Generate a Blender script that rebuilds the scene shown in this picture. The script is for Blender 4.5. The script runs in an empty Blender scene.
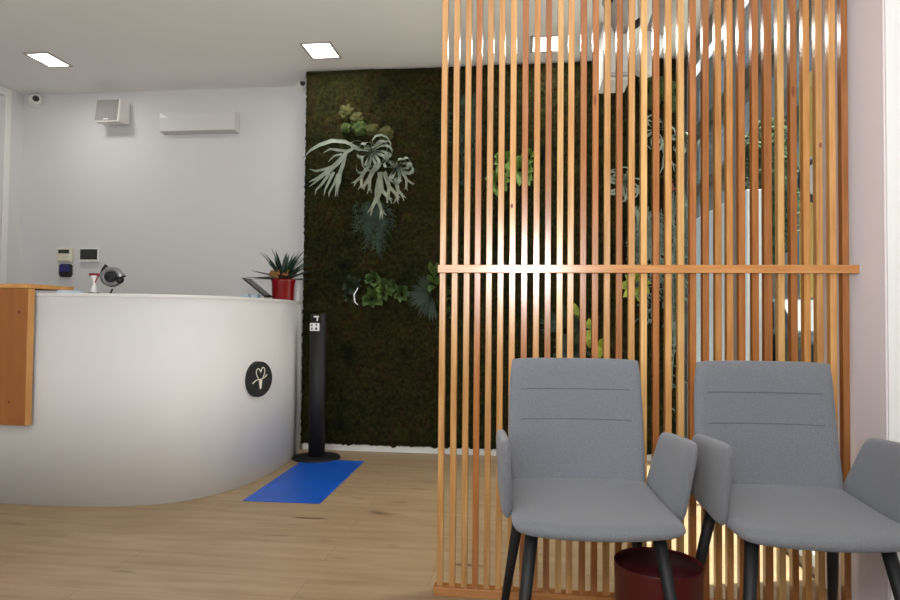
import bpy, bmesh, math, random
from mathutils import Vector, Matrix, noise
C = bpy.context.scene.collection
SC = bpy.context.scene
PI = math.pi
# ---------------------------------------------------------------- camera
EYE = 1.0; FPX = 645.0
PITCH = 0.0279; YAW = 0.1157; ROLL = 0.0097
fw = Vector((-math.sin(YAW)*math.cos(PITCH), math.cos(YAW)*math.cos(PITCH), math.sin(PITCH)))
rt0 = Vector((math.cos(YAW), math.sin(YAW), 0)); up0 = rt0.cross(fw)
rt = math.cos(ROLL)*rt0 + math.sin(ROLL)*up0
up = -math.sin(ROLL)*rt0 + math.cos(ROLL)*up0
cam = bpy.data.cameras.new('camera'); camo = bpy.data.objects.new('camera', cam); C.objects.link(camo)
cam.sensor_width = 36; cam.lens = 36*FPX/900; cam.clip_start = 0.02; cam.clip_end = 300
camo.matrix_world = Matrix(((rt.x, up.x, -fw.x, 0), (rt.y, up.y, -fw.y, 0), (rt.z, up.z, -fw.z, EYE), (0, 0, 0, 1)))
SC.camera = camo

def ray(x, y): return rt*((x-450)/FPX) + up*(-(y-300)/FPX) + fw
def at(x, y, Y):                       # the point of the plane at depth Y seen at photo position x, y
    r = ray(x, y); return Vector((0, 0, EYE)) + r*(Y/r.y)

# ---------------------------------------------------------------- world, sun, lights, exposure
w = bpy.data.worlds.new('sky'); SC.world = w; w.use_nodes = True
nt = w.node_tree; bg = nt.nodes['Background']
sky = nt.nodes.new('ShaderNodeTexSky'); sky.sky_type = 'NISHITA'; sky.sun_disc = False
sky.sun_elevation = math.radians(55); sky.sun_rotation = math.radians(70); sky.dust_density = 3.0; sky.air_density = 1.0
hs_ = nt.nodes.new('ShaderNodeHueSaturation'); hs_.inputs['Saturation'].default_value = 0.35
nt.links.new(sky.outputs[0], hs_.inputs['Color']); nt.links.new(hs_.outputs[0], bg.inputs[0]); bg.inputs[1].default_value = 0.40

def add_light(name, typ, loc, direction, energy, color=(1, 1, 1), **kw):
    l = bpy.data.lights.new(name, typ); l.energy = energy; l.color = color
    for k, v in kw.items(): setattr(l, k, v)
    o = bpy.data.objects.new(name, l); C.objects.link(o); o.location = loc
    o.rotation_euler = Vector(direction).to_track_quat('-Z', 'Y').to_euler()
    return o
add_light('sun', 'SUN', (8, 5, 12), (-0.24, -0.06, -1.0), 16.0, (1.0, 0.95, 0.86), angle=0.01)
# the photographer's flash, on the camera above the lens
add_light('camera_flash', 'SPOT', (0.0, 0.02, EYE+0.36), (0.08, 1.0, 0.55), 145.0, (1.0, 0.96, 0.93),
          shadow_soft_size=0.09, spot_size=math.radians(160), spot_blend=1.0)
# fill added at the unseen window behind the camera, aimed up at the ceiling
add_light('window_fill', 'AREA', (-0.9, -1.35, 1.55), (0.0, 1.0, 1.5), 145.0, (0.93, 0.96, 1.0),
          shape='RECTANGLE', size=2.8, size_y=1.9)
SC.view_settings.view_transform = 'Standard'; SC.view_settings.look = 'None'
SC.view_settings.gamma = 1; SC.view_settings.exposure = -0.17; SC.view_settings.use_curve_mapping = False

# ---------------------------------------------------------------- materials
def lin(c):
    return tuple((x/12.92 if x <= 0.04045 else ((x+0.055)/1.055)**2.4) for x in (v/255 for v in c)) + (1.0,)
def mat(name, rgb, rough=0.6, metal=0.0, var=None, scale=8.0, bump=0.0, bscale=60.0, emit=None, stretch=None, spec=0.5, rgb3=None, objcol=False, sheen=0):
    m = bpy.data.materials.new(name); m.use_nodes = True
    n = m.node_tree.nodes; L = m.node_tree.links; b = n['Principled BSDF']
    b.inputs['Base Color'].default_value = lin(rgb); b.inputs['Roughness'].default_value = rough
    b.inputs['Metallic'].default_value = metal; b.inputs['Specular IOR Level'].default_value = spec
    tc = n.new('ShaderNodeTexCoord'); mp = n.new('ShaderNodeMapping'); L.new(tc.outputs['Object'], mp.inputs[0])
    if stretch: mp.inputs['Scale'].default_value = stretch
    if sheen: b.inputs['Sheen Weight'].default_value = sheen
    col = None
    if var:
        t = n.new('ShaderNodeTexNoise'); t.inputs['Scale'].default_value = scale; t.inputs['Detail'].default_value = 6
        L.new(mp.outputs[0], t.inputs['Vector'])
        r = n.new('ShaderNodeValToRGB'); r.color_ramp.elements[0].position = 0.35; r.color_ramp.elements[1].position = 0.65
        r.color_ramp.elements[0].color = lin(rgb); r.color_ramp.elements[1].color = lin(var)
        if rgb3:
            e = r.color_ramp.elements.new(0.8); e.color = lin(rgb3)
        L.new(t.outputs['Fac'], r.inputs[0]); col = r.outputs[0]
        L.new(col, b.inputs['Base Color'])
    if objcol:
        oi = n.new('ShaderNodeObjectInfo'); mx = n.new('ShaderNodeMix'); mx.data_type = 'RGBA'; mx.blend_type = 'MULTIPLY'
        mx.inputs[0].default_value = 1.0
        L.new(oi.outputs['Color'], mx.inputs[6])
        if col: L.new(col, mx.inputs[7])
        else: mx.inputs[7].default_value = lin(rgb)
        L.new(mx.outputs[2], b.inputs['Base Color'])
    if bump:
        t2 = n.new('ShaderNodeTexNoise'); t2.inputs['Scale'].default_value = bscale; t2.inputs['Detail'].default_value = 4
        L.new(mp.outputs[0], t2.inputs['Vector'])
        bn = n.new('ShaderNodeBump'); bn.inputs['Strength'].default_value = bump; bn.inputs['Distance'].default_value = 0.004
        L.new(t2.outputs['Fac'], bn.inputs['Height']); L.new(bn.outputs[0], b.inputs['Normal'])
    if emit:
        b.inputs['Emission Color'].default_value = lin(rgb); b.inputs['Emission Strength'].default_value = emit
    return m
M = {}
M['wall'] = mat('white_paint', (208, 207, 207), 0.75, bump=0.03, bscale=200)
M['reveal'] = mat('lilac_paint', (218, 210, 213), 0.8, bump=0.05, bscale=180)
M['ceiling'] = mat('ceiling_paint', (240, 239, 238), 0.7)
M['counter'] = mat('white_lacquer', (222, 219, 217), 0.62, spec=.3)
M['white'] = mat('white_plastic', (225, 224, 221), 0.4)
M['grille'] = mat('speaker_grille', (140, 137, 135), 0.7, bump=0.5, bscale=700)
M['cream'] = mat('cream_plastic', (214, 208, 186), 0.5)
M['lcd'] = mat('dark_display', (52, 55, 54), 0.25)
M['blue_pl'] = mat('blue_plastic', (44, 46, 112), 0.35)
M['black'] = mat('black_metal', (15, 15, 17), 0.6)
M['blackm'] = mat('black_matt', (22, 22, 24), 0.6)
M['sticker'] = mat('white_sticker', (235, 235, 235), 0.5)
M['silver'] = mat('silver_plastic', (150, 152, 154), 0.3, metal=0.6)
M['gold'] = mat('ivory_metal', (238, 232, 212), 0.4)
M['blue'] = mat('blue_vinyl', (22, 92, 196), 0.32, var=(18, 82, 180), scale=5, bump=0.15, bscale=9)
M['redpot'] = mat('red_glaze', (122, 12, 20), 0.22)
M['binred'] = mat('dark_red_metal', (74, 12, 15), 0.32)
M['bindark'] = mat('dark_red_inside', (60, 8, 12), 0.5)
M['red'] = mat('red_plastic', (130, 28, 40), 0.4)
M['paper'] = mat('pale_blue_paper', (190, 205, 220), 0.8)
M['card'] = mat('white_card', (205, 205, 210), 0.7)
M['fabric'] = mat('grey_wool', (104, 106, 112), 0.95, var=(124, 126, 131), scale=420, bump=0.5, bscale=500, spec=0.1, sheen=0.25)
M['seam'] = mat('dark_stitching', (84, 86, 90), 0.9)
M['leg'] = mat('black_painted_wood', (20, 20, 22), 0.6)
M['slat'] = mat('slat_wood', (255, 255, 255), 0.21, spec=0.6, var=(228, 215, 196), scale=7, stretch=(9, 9, 0.7), bump=0.05, bscale=30, objcol=True)
M['knot'] = mat('wood_knot', (120, 56, 26), 0.5)
M['pine'] = mat('pine_board', (166, 104, 50), 0.5, var=(150, 90, 40), scale=3, stretch=(5, 5, 0.7))
M['pineedge'] = mat('pine_edge', (214, 160, 92), 0.5, var=(196, 138, 74), scale=5, stretch=(4, 4, 0.6))
M['skirt'] = mat('white_skirting', (225, 224, 220), 0.5)
M['doorgrey'] = mat('grey_door', (138, 138, 136), 0.5)
M['alu'] = mat('grey_aluminium', (112, 106, 100), 0.4, metal=0.3)
M['lampframe'] = mat('lamp_frame', (170, 166, 162), 0.5)
M['diffuser'] = mat('lamp_diffuser', (255, 252, 246), 0.5, emit=9.0)
M['stag'] = mat('silver_fern', (146, 154, 138), 0.7, var=(118, 130, 114), scale=14)
M['stagg'] = mat('pale_green_fern', (150, 156, 136), 0.7, var=(124, 132, 112), scale=14)
M['rhip'] = mat('grey_green_strands', (54, 72, 54), 0.8, var=(26, 40, 30), scale=10)
M['tilland'] = mat('silver_green_strands', (126, 142, 128), 0.8, var=(82, 98, 82), scale=10)
M['ballmoss'] = mat('olive_moss', (58, 64, 26), 0.95, var=(76, 70, 28), scale=26, bump=0.8, bscale=160, rgb3=(50, 66, 28))
M['ballmossg'] = mat('green_moss', (52, 72, 28), 0.95, var=(70, 82, 32), scale=26, bump=0.8, bscale=160)
M['leaf'] = mat('bright_leaf', (74, 98, 34), 0.7, var=(46, 68, 26), scale=20)
M['leafb'] = mat('fresh_leaf', (112, 142, 58), 0.55, var=(84, 116, 44), scale=20)
M['leafy'] = mat('yellow_green_leaf', (152, 160, 52), 0.5, var=(112, 134, 44), scale=16)
M['leafd'] = mat('dark_leaf', (36, 54, 32), 0.6, var=(24, 38, 24), scale=16)
M['leafp'] = mat('succulent_leaf', (36, 62, 48), 0.45, var=(28, 48, 38), scale=16)
M['orange'] = mat('orange_flower', (170, 96, 50), 0.7, var=(110, 100, 50), scale=60)
M['stem'] = mat('reddish_stem', (120, 60, 48), 0.6)
M['soil'] = mat('soil', (40, 30, 22), 0.9)
M['tube'] = mat('brown_ring', (60, 40, 30), 0.6)

def moss_material():
    m = bpy.data.materials.new('preserved_moss'); m.use_nodes = True
    n = m.node_tree.nodes; L = m.node_tree.links; b = n['Principled BSDF']
    b.inputs['Roughness'].default_value = 1.0; b.inputs['Specular IOR Level'].default_value = 0.1
    tc = n.new('ShaderNodeTexCoord')
    def nz(s, d=8, off=0):
        mp = n.new('ShaderNodeMapping'); mp.inputs['Location'].default_value = (off, off*2, off); L.new(tc.outputs['Object'], mp.inputs[0])
        t = n.new('ShaderNodeTexNoise'); t.inputs['Scale'].default_value = s; t.inputs['Detail'].default_value = d
        L.new(mp.outputs[0], t.inputs['Vector']); return t.outputs['Fac']
    def ramp(f, els):
        r = n.new('ShaderNodeValToRGB'); cr = r.color_ramp
        while len(cr.elements) < len(els): cr.elements.new(0.5)
        for e, (p, c) in zip(cr.elements, els): e.position = p; e.color = lin(c)
        L.new(f, r.inputs[0]); return r.outputs[0]
    big = ramp(nz(4.2, 5), [(0.30, (38, 42, 28)), (0.43, (62, 66, 34)), (0.52, (68, 66, 34)), (0.60, (74, 63, 36)), (0.72, (74, 84, 36))])
    fine = ramp(nz(38, 8, 3), [(0.28, (110, 110, 108)), (0.5, (160, 160, 155)), (0.76, (215, 214, 200))])
    mx = n.new('ShaderNodeMix'); mx.data_type = 'RGBA'; mx.blend_type = 'MULTIPLY'; mx.inputs[0].default_value = 1
    L.new(big, mx.inputs[6]); L.new(fine, mx.inputs[7])
    L.new(mx.outputs[2], b.inputs['Base Color'])
    bn = n.new('ShaderNodeBump'); bn.inputs['Strength'].default_value = 1.0; bn.inputs['Distance'].default_value = 0.012
    L.new(nz(70, 8, 5), bn.inputs['Height']); L.new(bn.outputs[0], b.inputs['Normal'])
    return m
M['moss'] = moss_material()

def floor_material():
    m = bpy.data.materials.new('oak_planks'); m.use_nodes = True
    n = m.node_tree.nodes; L = m.node_tree.links; b = n['Principled BSDF']
    tc = n.new('ShaderNodeTexCoord'); mp = n.new('ShaderNodeMapping'); L.new(tc.outputs['Object'], mp.inputs[0])
    mp.inputs['Location'].default_value = (0.35, 0.06, 0)
    br = n.new('ShaderNodeTexBrick'); br.inputs['Scale'].default_value = 1.0
    br.inputs['Brick Width'].default_value = 1.25; br.inputs['Row Height'].default_value = 0.19
    br.inputs['Mortar Size'].default_value = 0.0013; br.inputs['Mortar Smooth'].default_value = 0.1; br.inputs['Bias'].default_value = 0
    br.offset = 0.37; br.inputs['Color1'].default_value = lin((162, 138, 106)); br.inputs['Color2'].default_value = lin((169, 145, 113))
    br.inputs['Mortar'].default_value = lin((134, 108, 78))
    L.new(mp.outputs[0], br.inputs['Vector'])
    mp2 = n.new('ShaderNodeMapping'); mp2.inputs['Scale'].default_value = (0.8, 7, 1); L.new(tc.outputs['Object'], mp2.inputs[0])
    t = n.new('ShaderNodeTexNoise'); t.inputs['Scale'].default_value = 3.2; t.inputs['Detail'].default_value = 8; L.new(mp2.outputs[0], t.inputs['Vector'])
    r = n.new('ShaderNodeValToRGB'); r.color_ramp.elements[0].position = 0.28; r.color_ramp.elements[0].color = lin((228, 222, 214))
    r.color_ramp.elements[1].position = 0.62; r.color_ramp.elements[1].color = (1, 1, 1, 1); L.new(t.outputs['Fac'], r.inputs[0])
    mp3 = n.new('ShaderNodeMapping'); mp3.inputs['Scale'].default_value = (3.2, 12, 1); L.new(tc.outputs['Object'], mp3.inputs[0])
    t3 = n.new('ShaderNodeTexNoise'); t3.inputs['Scale'].default_value = 0.75; t3.inputs['Detail'].default_value = 2; L.new(mp3.outputs[0], t3.inputs['Vector'])
    r3 = n.new('ShaderNodeValToRGB'); r3.color_ramp.elements[0].position = 0.24; r3.color_ramp.elements[0].color = lin((160, 146, 130))
    r3.color_ramp.elements[1].position = 0.33; r3.color_ramp.elements[1].color = (1, 1, 1, 1); L.new(t3.outputs['Fac'], r3.inputs[0])
    cur = br.outputs['Color']
    for s in (r, r3):
        mx = n.new('ShaderNodeMix'); mx.data_type = 'RGBA'; mx.blend_type = 'MULTIPLY'; mx.inputs[0].default_value = 1
        L.new(cur, mx.inputs[6]); L.new(s.outputs[0], mx.inputs[7]); cur = mx.outputs[2]
    L.new(cur, b.inputs['Base Color']); b.inputs['Roughness'].default_value = 0.45; b.inputs['Specular IOR Level'].default_value = 0.35
    return m
M['floor'] = floor_material()
def glass_material():
    m = bpy.data.materials.new('window_glass'); m.use_nodes = True
    n = m.node_tree.nodes; L = m.node_tree.links; n.remove(n['Principled BSDF'])
    t = n.new('ShaderNodeBsdfTransparent'); t.inputs[0].default_value = (0.93, 0.96, 0.94, 1)
    g = n.new('ShaderNodeBsdfGlossy'); g.inputs['Roughness'].default_value = 0.02
    fr = n.new('ShaderNodeFresnel'); fr.inputs[0].default_value = 1.45
    mx = n.new('ShaderNodeMixShader'); ge = n.new('ShaderNodeNewGeometry'); iv = n.new('ShaderNodeMath'); iv.operation = 'SUBTRACT'; iv.inputs[0].default_value = 1.0; L.new(ge.outputs['Backfacing'], iv.inputs[1]); ml = n.new('ShaderNodeMath'); ml.operation = 'MULTIPLY'; L.new(fr.outputs[0], ml.inputs[0]); L.new(iv.outputs[0], ml.inputs[1]); L.new(ml.outputs[0], mx.inputs[0]); L.new(t.outputs[0], mx.inputs[1]); L.new(g.outputs[0], mx.inputs[2])
    L.new(mx.outputs[0], n['Material Output'].inputs[0]); return m
M['glass'] = glass_material()
M['street'] = mat('street_paving', (168, 166, 160), 0.8, var=(150, 148, 142), scale=3)
M['facade'] = mat('grey_facade', (132, 128, 118), 0.8, var=(120, 118, 110), scale=2)
M['facade2'] = mat('yellow_facade', (206, 170, 84), 0.8)
M['white_render'] = mat('white_render', (226, 226, 222), 0.8)
M['awning'] = mat('yellow_awning', (214, 172, 60), 0.7)
M['tree'] = mat('tree_leaves', (58, 76, 52), 0.8, var=(84, 104, 66), scale=5)
M['hedge'] = mat('hedge_leaves', (104, 132, 70), 0.8, var=(140, 160, 96), scale=6)
M['bark'] = mat('bark', (90, 78, 66), 0.9)
M['carblack'] = mat('black_car_paint', (14, 14, 16), 0.2)
M['rubber'] = mat('rubber', (20, 20, 20), 0.8)

# ---------------------------------------------------------------- mesh helpers
class MB:
    def __init__(s): s.v = []; s.f = []
    def add(s, vs, fs):
        k = len(s.v); s.v += [tuple(p) for p in vs]; s.f += [tuple(i+k for i in f) for f in fs]; return s
    def box(s, x0, x1, y0, y1, z0, z1):
        return s.add([(x0, y0, z0), (x1, y0, z0), (x1, y1, z0), (x0, y1, z0), (x0, y0, z1), (x1, y0, z1), (x1, y1, z1), (x0, y1, z1)],
                     [(0, 3, 2, 1), (4, 5, 6, 7), (0, 1, 5, 4), (1, 2, 6, 5), (2, 3, 7, 6), (3, 0, 4, 7)])
    def tube(s, pts, rs, n=8, cap=True):
        pts = [Vector(p) for p in pts]
        if not isinstance(rs, (list, tuple)): rs = [rs]*len(pts)
        rings = []; a = None
        for i, p in enumerate(pts):
            t = (pts[min(i+1, len(pts)-1)] - pts[max(i-1, 0)]).normalized()
            if a is None: a = t.orthogonal().normalized()
            a = (a - t*a.dot(t)).normalized(); b = t.cross(a)
            rings.append([p + rs[i]*(math.cos(2*PI*k/n)*a + math.sin(2*PI*k/n)*b) for k in range(n)])
        vs = [q for r in rings for q in r]; fs = []
        for i in range(len(pts)-1):
            for k in range(n):
                fs.append((i*n+k, i*n+(k+1) % n, (i+1)*n+(k+1) % n, (i+1)*n+k))
        if cap:
            fs.append(tuple(range(n-1, -1, -1))); fs.append(tuple((len(pts)-1)*n+k for k in range(n)))
        return s.add(vs, fs)
    def lathe(s, c, prof, n=40, axis='z'):
        vs = []; fs = []
        for r, h in prof:
            for k in range(n):
                a = 2*PI*k/n; x, y = r*math.cos(a), r*math.sin(a)
                vs.append((c[0]+x, c[1]+y, c[2]+h) if axis == 'z' else (c[0]+x, c[1]+h, c[2]+y))
        m = len(prof)
        for i in range(m-1):
            for k in range(n): fs.append((i*n+k, i*n+(k+1) % n, (i+1)*n+(k+1) % n, (i+1)*n+k))
        if prof[0][0] > 1e-5: fs.append(tuple(range(n-1, -1, -1)))
        if prof[-1][0] > 1e-5: fs.append(tuple((m-1)*n+k for k in range(n)))
        return s.add(vs, fs)
    def prism(s, poly, z0, z1):
        n = len(poly); vs = [(x, y, z0) for x, y in poly]+[(x, y, z1) for x, y in poly]
        fs = [tuple(range(n-1, -1, -1)), tuple(range(n, 2*n))]+[(i, (i+1) % n, n+(i+1) % n, n+i) for i in range(n)]
        return s.add(vs, fs)
    def ribbon(s, pts, ws, nrm, fold=0.0):
        """a leaf: three verts across, optionally folded along its midrib"""
        pts = [Vector(p) for p in pts]; nrm = Vector(nrm).normalized(); vs = []; fs = []
        for i, p in enumerate(pts):
            t = (pts[min(i+1, len(pts)-1)]-pts[max(i-1, 0)]).normalized()
            sd = t.cross(nrm)
            if sd.length < 1e-3: sd = t.orthogonal()
            sd.normalize(); nn = sd.cross(t)
            wd = ws[i] if isinstance(ws, (list, tuple)) else ws
            vs += [p - sd*wd/2 + nn*fold*wd, p, p + sd*wd/2 + nn*fold*wd]
        for i in range(len(pts)-1):
            for k in (0, 1): fs.append((i*3+k, i*3+k+1, (i+1)*3+k+1, (i+1)*3+k))
        return s.add(vs, fs)
    def blob(s, c, r, seed=0, amp=0.15, sc=(1, 1, 1), freq=3.0, n=2):
        bm = bmesh.new(); bmesh.ops.create_icosphere(bm, subdivisions=n, radius=1.0)
        vs = []
        for v in bm.verts:
            d = 1+amp*noise.noise(v.co*freq+Vector((seed*7.1, seed*3.3, seed)))
            vs.append((c[0]+v.co.x*r*sc[0]*d, c[1]+v.co.y*r*sc[1]*d, c[2]+v.co.z*r*sc[2]*d))
        fs = [tuple(v.index for v in f.verts) for f in bm.faces]; bm.free()
        return s.add(vs, fs)
    def build(s, name, m, parent=None, smooth=False, bevel=0.0, off=None, seg=2):
        me = bpy.data.meshes.new(name)
        vs = s.v if off is None else [(a-off[0], b-off[1], c-off[2]) for a, b, c in s.v]
        me.from_pydata(vs, [], s.f); me.update()
        o = bpy.data.objects.new(name, me); C.objects.link(o)
        me.materials.append(M[m] if isinstance(m, str) else m)
        if smooth:
            for p in me.polygons: p.use_smooth = True
        if bevel:
            md = o.modifiers.new('bevel', 'BEVEL'); md.width = bevel; md.segments = seg; md.limit_method = 'ANGLE'
        if parent: o.parent = parent
        return o
def fixn(o):
    bm = bmesh.new(); bm.from_mesh(o.data); bmesh.ops.recalc_face_normals(bm, faces=bm.faces); bm.to_mesh(o.data); bm.free(); return o
def tag(o, label, cat, group=None, kind=None):
    o['label'] = label; o['category'] = cat
    if group: o['group'] = group
    if kind: o['kind'] = kind
    return o
def thing(name, label, cat, loc=(0, 0, 0), rz=0, group=None):
    o = bpy.data.objects.new(name, None); o.empty_display_size = 0.05; C.objects.link(o); o.location = loc; o.rotation_euler = (0, 0, rz)
    return tag(o, label, cat, group)
def struct(name, mb, m, **kw):
    o = mb.build(name, m, **kw); o['kind'] = 'structure'; return o
def copy_tree(o, parent=None):
    c = o.copy(); C.objects.link(c); c.parent = parent
    for ch in list(o.children): copy_tree(ch, c)
    return c

# ---------------------------------------------------------------- room
H = 2.888; XL = -4.3; XR = 1.13; YB = 5.05; YF = -1.5; YM = 4.75; XR2 = 2.3
struct('floor', MB().box(XL, XR, YF, YB, -0.08, 0).box(XR, XR2, YF, 2.68, -0.08, 0), 'floor')
struct('ceiling', MB().box(XL, XR+.06, YF, YB+0.1, H, H+0.1).box(XR+.06, XR2, YF, 2.68, H, H+0.1), 'ceiling')
struct('wall_back', MB().box(XL-0.1, XR+0.12, YB, YB+0.12, -0.08, H), 'wall')
struct('wall_left', MB().box(XL-0.12, XL, YF, 3.84, -0.08, H).box(XL-0.12, XL, 3.84, 4.90, 2.87, H).box(XL-0.12, XL, 4.90, YB, 0, H).box(XL-0.2, XL-0.12, 3.7, YB, -0.08, H), 'wall')
struct('wall_right', MB().box(XR, XR2, 2.178, 2.68, -0.08, H), 'reveal', bevel=0.004)
struct('wall_front', MB().box(XL, -2.5, YF-0.12, YF, -0.08, H).box(0.7, XR2, YF-0.12, YF, -0.08, H).box(-2.5, 0.7, YF-0.12, YF, -0.08, 0.5).box(-2.5, 0.7, YF-0.12, YF, 2.6, H), 'wall')
struct('wall_side', MB().box(XR2, XR2+0.12, YF, 2.178, -0.08, H), 'wall')
# white lining on the front face of the wall stub
struct('trim_1', MB().box(XR+0.003, XR2, 2.170, 2.178, 0, H), 'white')
# door frame on the left wall
d1 = struct('door_1', MB().box(XL-0.09, XL-0.06, 3.88, 4.84, 0, 2.82), 'doorgrey')
struct('trim_2', MB().box(XL-0.10, XL+0.012, 4.84, 4.90, 0, 2.87).box(XL-0.10, XL+0.012, 3.84, 4.84, 2.81, 2.87), 'white')
struct('baseboard_back', MB().box(XL, -1.68, YB-0.012, YB, 0, 0.07), 'skirt')
# side window
wf = MB()
wf.box(XR, XR+0.06, 2.68, YB, 0, 0.04).box(XR, XR+0.06, 2.68, YB, 2.80, H)
wf.box(XR, XR+0.06, 3.70, 3.73, 0.04, 2.80).box(XR, XR+0.06, 4.68, 4.80, 0.04, 2.80)
win = struct('window_1', wf, 'alu')
MB().box(XR+0.025, XR+0.031, 2.68, YB-0.02, 0.04, 2.80).build('window_pane', 'glass', win)
win2 = struct('window_2', MB().box(-2.5, 0.7, YF-0.09, YF-0.04, 0.5, 0.55).box(-2.5, 0.7, YF-0.09, YF-0.04, 2.55, 2.6)
              .box(-2.5, -2.45, YF-0.09, YF-0.04, 0.55, 2.55).box(0.65, 0.7, YF-0.09, YF-0.04, 0.55, 2.55).box(-0.92, -0.88, YF-0.09, YF-0.04, 0.55, 2.55), 'alu')
MB().box(-2.45, 0.65, YF-0.068, YF-0.062, 0.55, 2.55).build('window_pane', 'glass', win2)

# ---------------------------------------------------------------- moss wall
mw = thing('moss_wall', 'dark green and brown preserved moss wall behind the reception desk and slat screen', 'moss wall', (-0.27, YM, 0))
MB().box(-1.655, XR-0.01, YM+0.02, YB-0.002, 0, H-0.002).build('backing_panel', 'wall', mw, off=(-0.27, YM, 0))
def moss_mesh():
    x0, x1, z0, z1 = -1.676, XR-0.012, 0.045, H-0.01
    nx, nz = 230, 236; mb = MB(); vs = []; fs = []
    for j in range(nz+1):
        for i in range(nx+1):
            u, v = i/nx, j/nz; x = x0+(x1-x0)*u; z = z0+(z1-z0)*v
            p = Vector((x, 0, z))
            d = 0.022*noise.noise(p*3.0)+0.016*noise.noise(p*11+Vector((5, 5, 5)))+0.010*noise.noise(p*34)+0.006*noise.noise(p*80)
            e = min(min(u*(x1-x0), (1-u)*(x1-x0), v*(z1-z0), (1-v)*(z1-z0))/0.03, 1)
            jit = 0.010 if i in (0,) or j in (0,) else 0
            xx = x+jit*noise.noise(p*40)*1.2 if i == 0 else x
            zz = z+0.03*noise.noise(p*30) if j == 0 else z
            vs.append((xx, YM-0.012-0.012*e-d*max(e, .4), zz))
    for j in range(nz):
        for i in range(nx):
            a = j*(nx+1)+i; fs.append((a, a+1, a+nx+2, a+nx+1))
    k = len(vs)                     # left side return to the wall
    for j in range(nz+1): vs.append(vs[j*(nx+1)])
    for j in range(nz+1): vs.append((vs[j*(nx+1)][0]+0.004, YB-0.02, vs[j*(nx+1)][2]))
    for j in range(nz): fs.append((k+j, k+j+1, k+nz+2+j, k+nz+1+j))
    mb.add(vs, fs); return mb
moss_mesh().build('moss_surface', 'moss', mw, smooth=True, off=(-0.27, YM, 0))
rnd = random.Random(4)
tf = MB()
for k in range(26000):
    edge = rnd.random()
    if edge < 0.10: x, z = -1.662, rnd.uniform(0.06, H-0.02)
    elif edge < 0.22: x, z = rnd.uniform(-1.67, 1.1), 0.06
    elif edge < 0.26: x, z = rnd.uniform(-1.67, 1.1), H-0.03
    else: x, z = rnd.uniform(-1.67, 1.1), rnd.uniform(0.05, H-0.03)
    p = Vector((x, YM-(0.028 if edge > .1 else rnd.uniform(-.01, .02))-0.012*noise.noise(Vector((x, 0, z))*11), z))
    d = Vector((rnd.gauss(0, 0.5), -1 if edge > 0.26 else -0.4, rnd.gauss(-0.1, 0.5)))
    if edge < 0.10: d.x -= 0.7
    elif edge < 0.22: d.z -= 0.8
    d.normalize(); l = rnd.uniform(0.008, 0.022) if edge > 0.26 else rnd.uniform(0.006, 0.018)
    if edge >= 0.22 and edge < 0.26: l *= 0.5
    s = d.orthogonal().normalized()*rnd.uniform(0.002, 0.0045)
    tf.add([p-s, p+s, p+d*l], [(0, 1, 2)])
tfo = tf.build('moss_tufts', 'moss', mw, off=(-0.27, YM, 0)); tfo['kind'] = 'stuff'
struct('baseboard_moss', MB().box(-1.66, XR-0.002, YM-0.012, YM+0.018, 0, 0.05), 'skirt')

YP = YM-0.05
def mossball(px, py, rpx, m, label, seed):
    p = at(px, py, YP+0.01); r = rpx*4.72/FPX
    o = MB().blob((0, 0, 0), r*1.02, seed, 0.38, (1, 0.7, .95), 2.2, 4).build('moss_cushion', m, smooth=True); o.location = p
    return tag(o, label, 'moss cushion', 'round moss cushions on the moss wall')
for i, (x, y, r, m, l) in enumerate([
    (347, 113, 8, 'ballmoss', 'uppermost olive moss cushion of the row above the pale staghorn fern'),
    (357, 119, 7, 'ballmoss', 'yellowish moss cushion second from the top above the staghorn fern'),
    (346, 128, 5.5, 'ballmossg', 'small green moss cushion at the lower left of the row above the staghorn fern'),
    (360, 128, 8, 'ballmossg', 'greenest moss cushion in the middle of the row above the staghorn fern'),
    (372, 130, 6.5, 'ballmoss', 'olive moss cushion second from the right in the row above the staghorn fern'),
    (386, 134, 7.5, 'ballmoss', 'dull moss cushion at the right end of the row above the staghorn fern'),
    (648, 78, 9, 'ballmossg', 'green moss cushion high behind the slats, uppermost right of the hanging white box'),
    (661, 90, 12, 'ballmossg', 'largest green moss cushion high behind the slats near the window'),
    (650, 102, 9, 'ballmoss', 'olive moss cushion behind the slats just below the largest green one'),
    (674, 104, 9, 'ballmossg', 'green moss cushion behind the slats closest to the window'),
    (577, 322, 7, 'ballmoss', 'olive moss cushion low behind the slats above the left chair')]):
    mossball(x, y, r, m, l, i+1)

def frond(mb, p, d, L, wd, depth, rr, droop=0.5, nrm=Vector((0, -1, 0))):
    pts = [p]; n = 7; cur = p.copy(); dd = d.normalized()
    for k in range(n):
        dd = (dd+Vector((rr.gauss(0, .05), rr.gauss(0, .03), -droop/n*1.0+rr.gauss(0, .04)))).normalized()
        cur = cur+dd*(L/n)
        if cur.y > YM-0.035: cur.y = YM-0.035
        pts.append(cur.copy())
    w1 = wd*(0.9 if depth > 0 else 0.22)
    mb.ribbon(pts, [wd*(1-k/n)+w1*(k/n) for k in range(n+1)], nrm+Vector((rr.gauss(0, .2), 0, rr.gauss(0, .2))), 0.12)
    if depth > 0:
        for sg in ((-1, 1) if rr.random() < 0.75 else (-1, 0.1, 1)):
            a = sg*rr.uniform(0.28, 0.55)
            nd = Vector((dd.x*math.cos(a)-dd.z*math.sin(a), dd.y+rr.gauss(0, .12), dd.x*math.sin(a)+dd.z*math.cos(a)))
            frond(mb, cur, nd, L*rr.uniform(0.55, 0.8), wd*0.72, depth-1, rr, droop*0.8)
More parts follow.
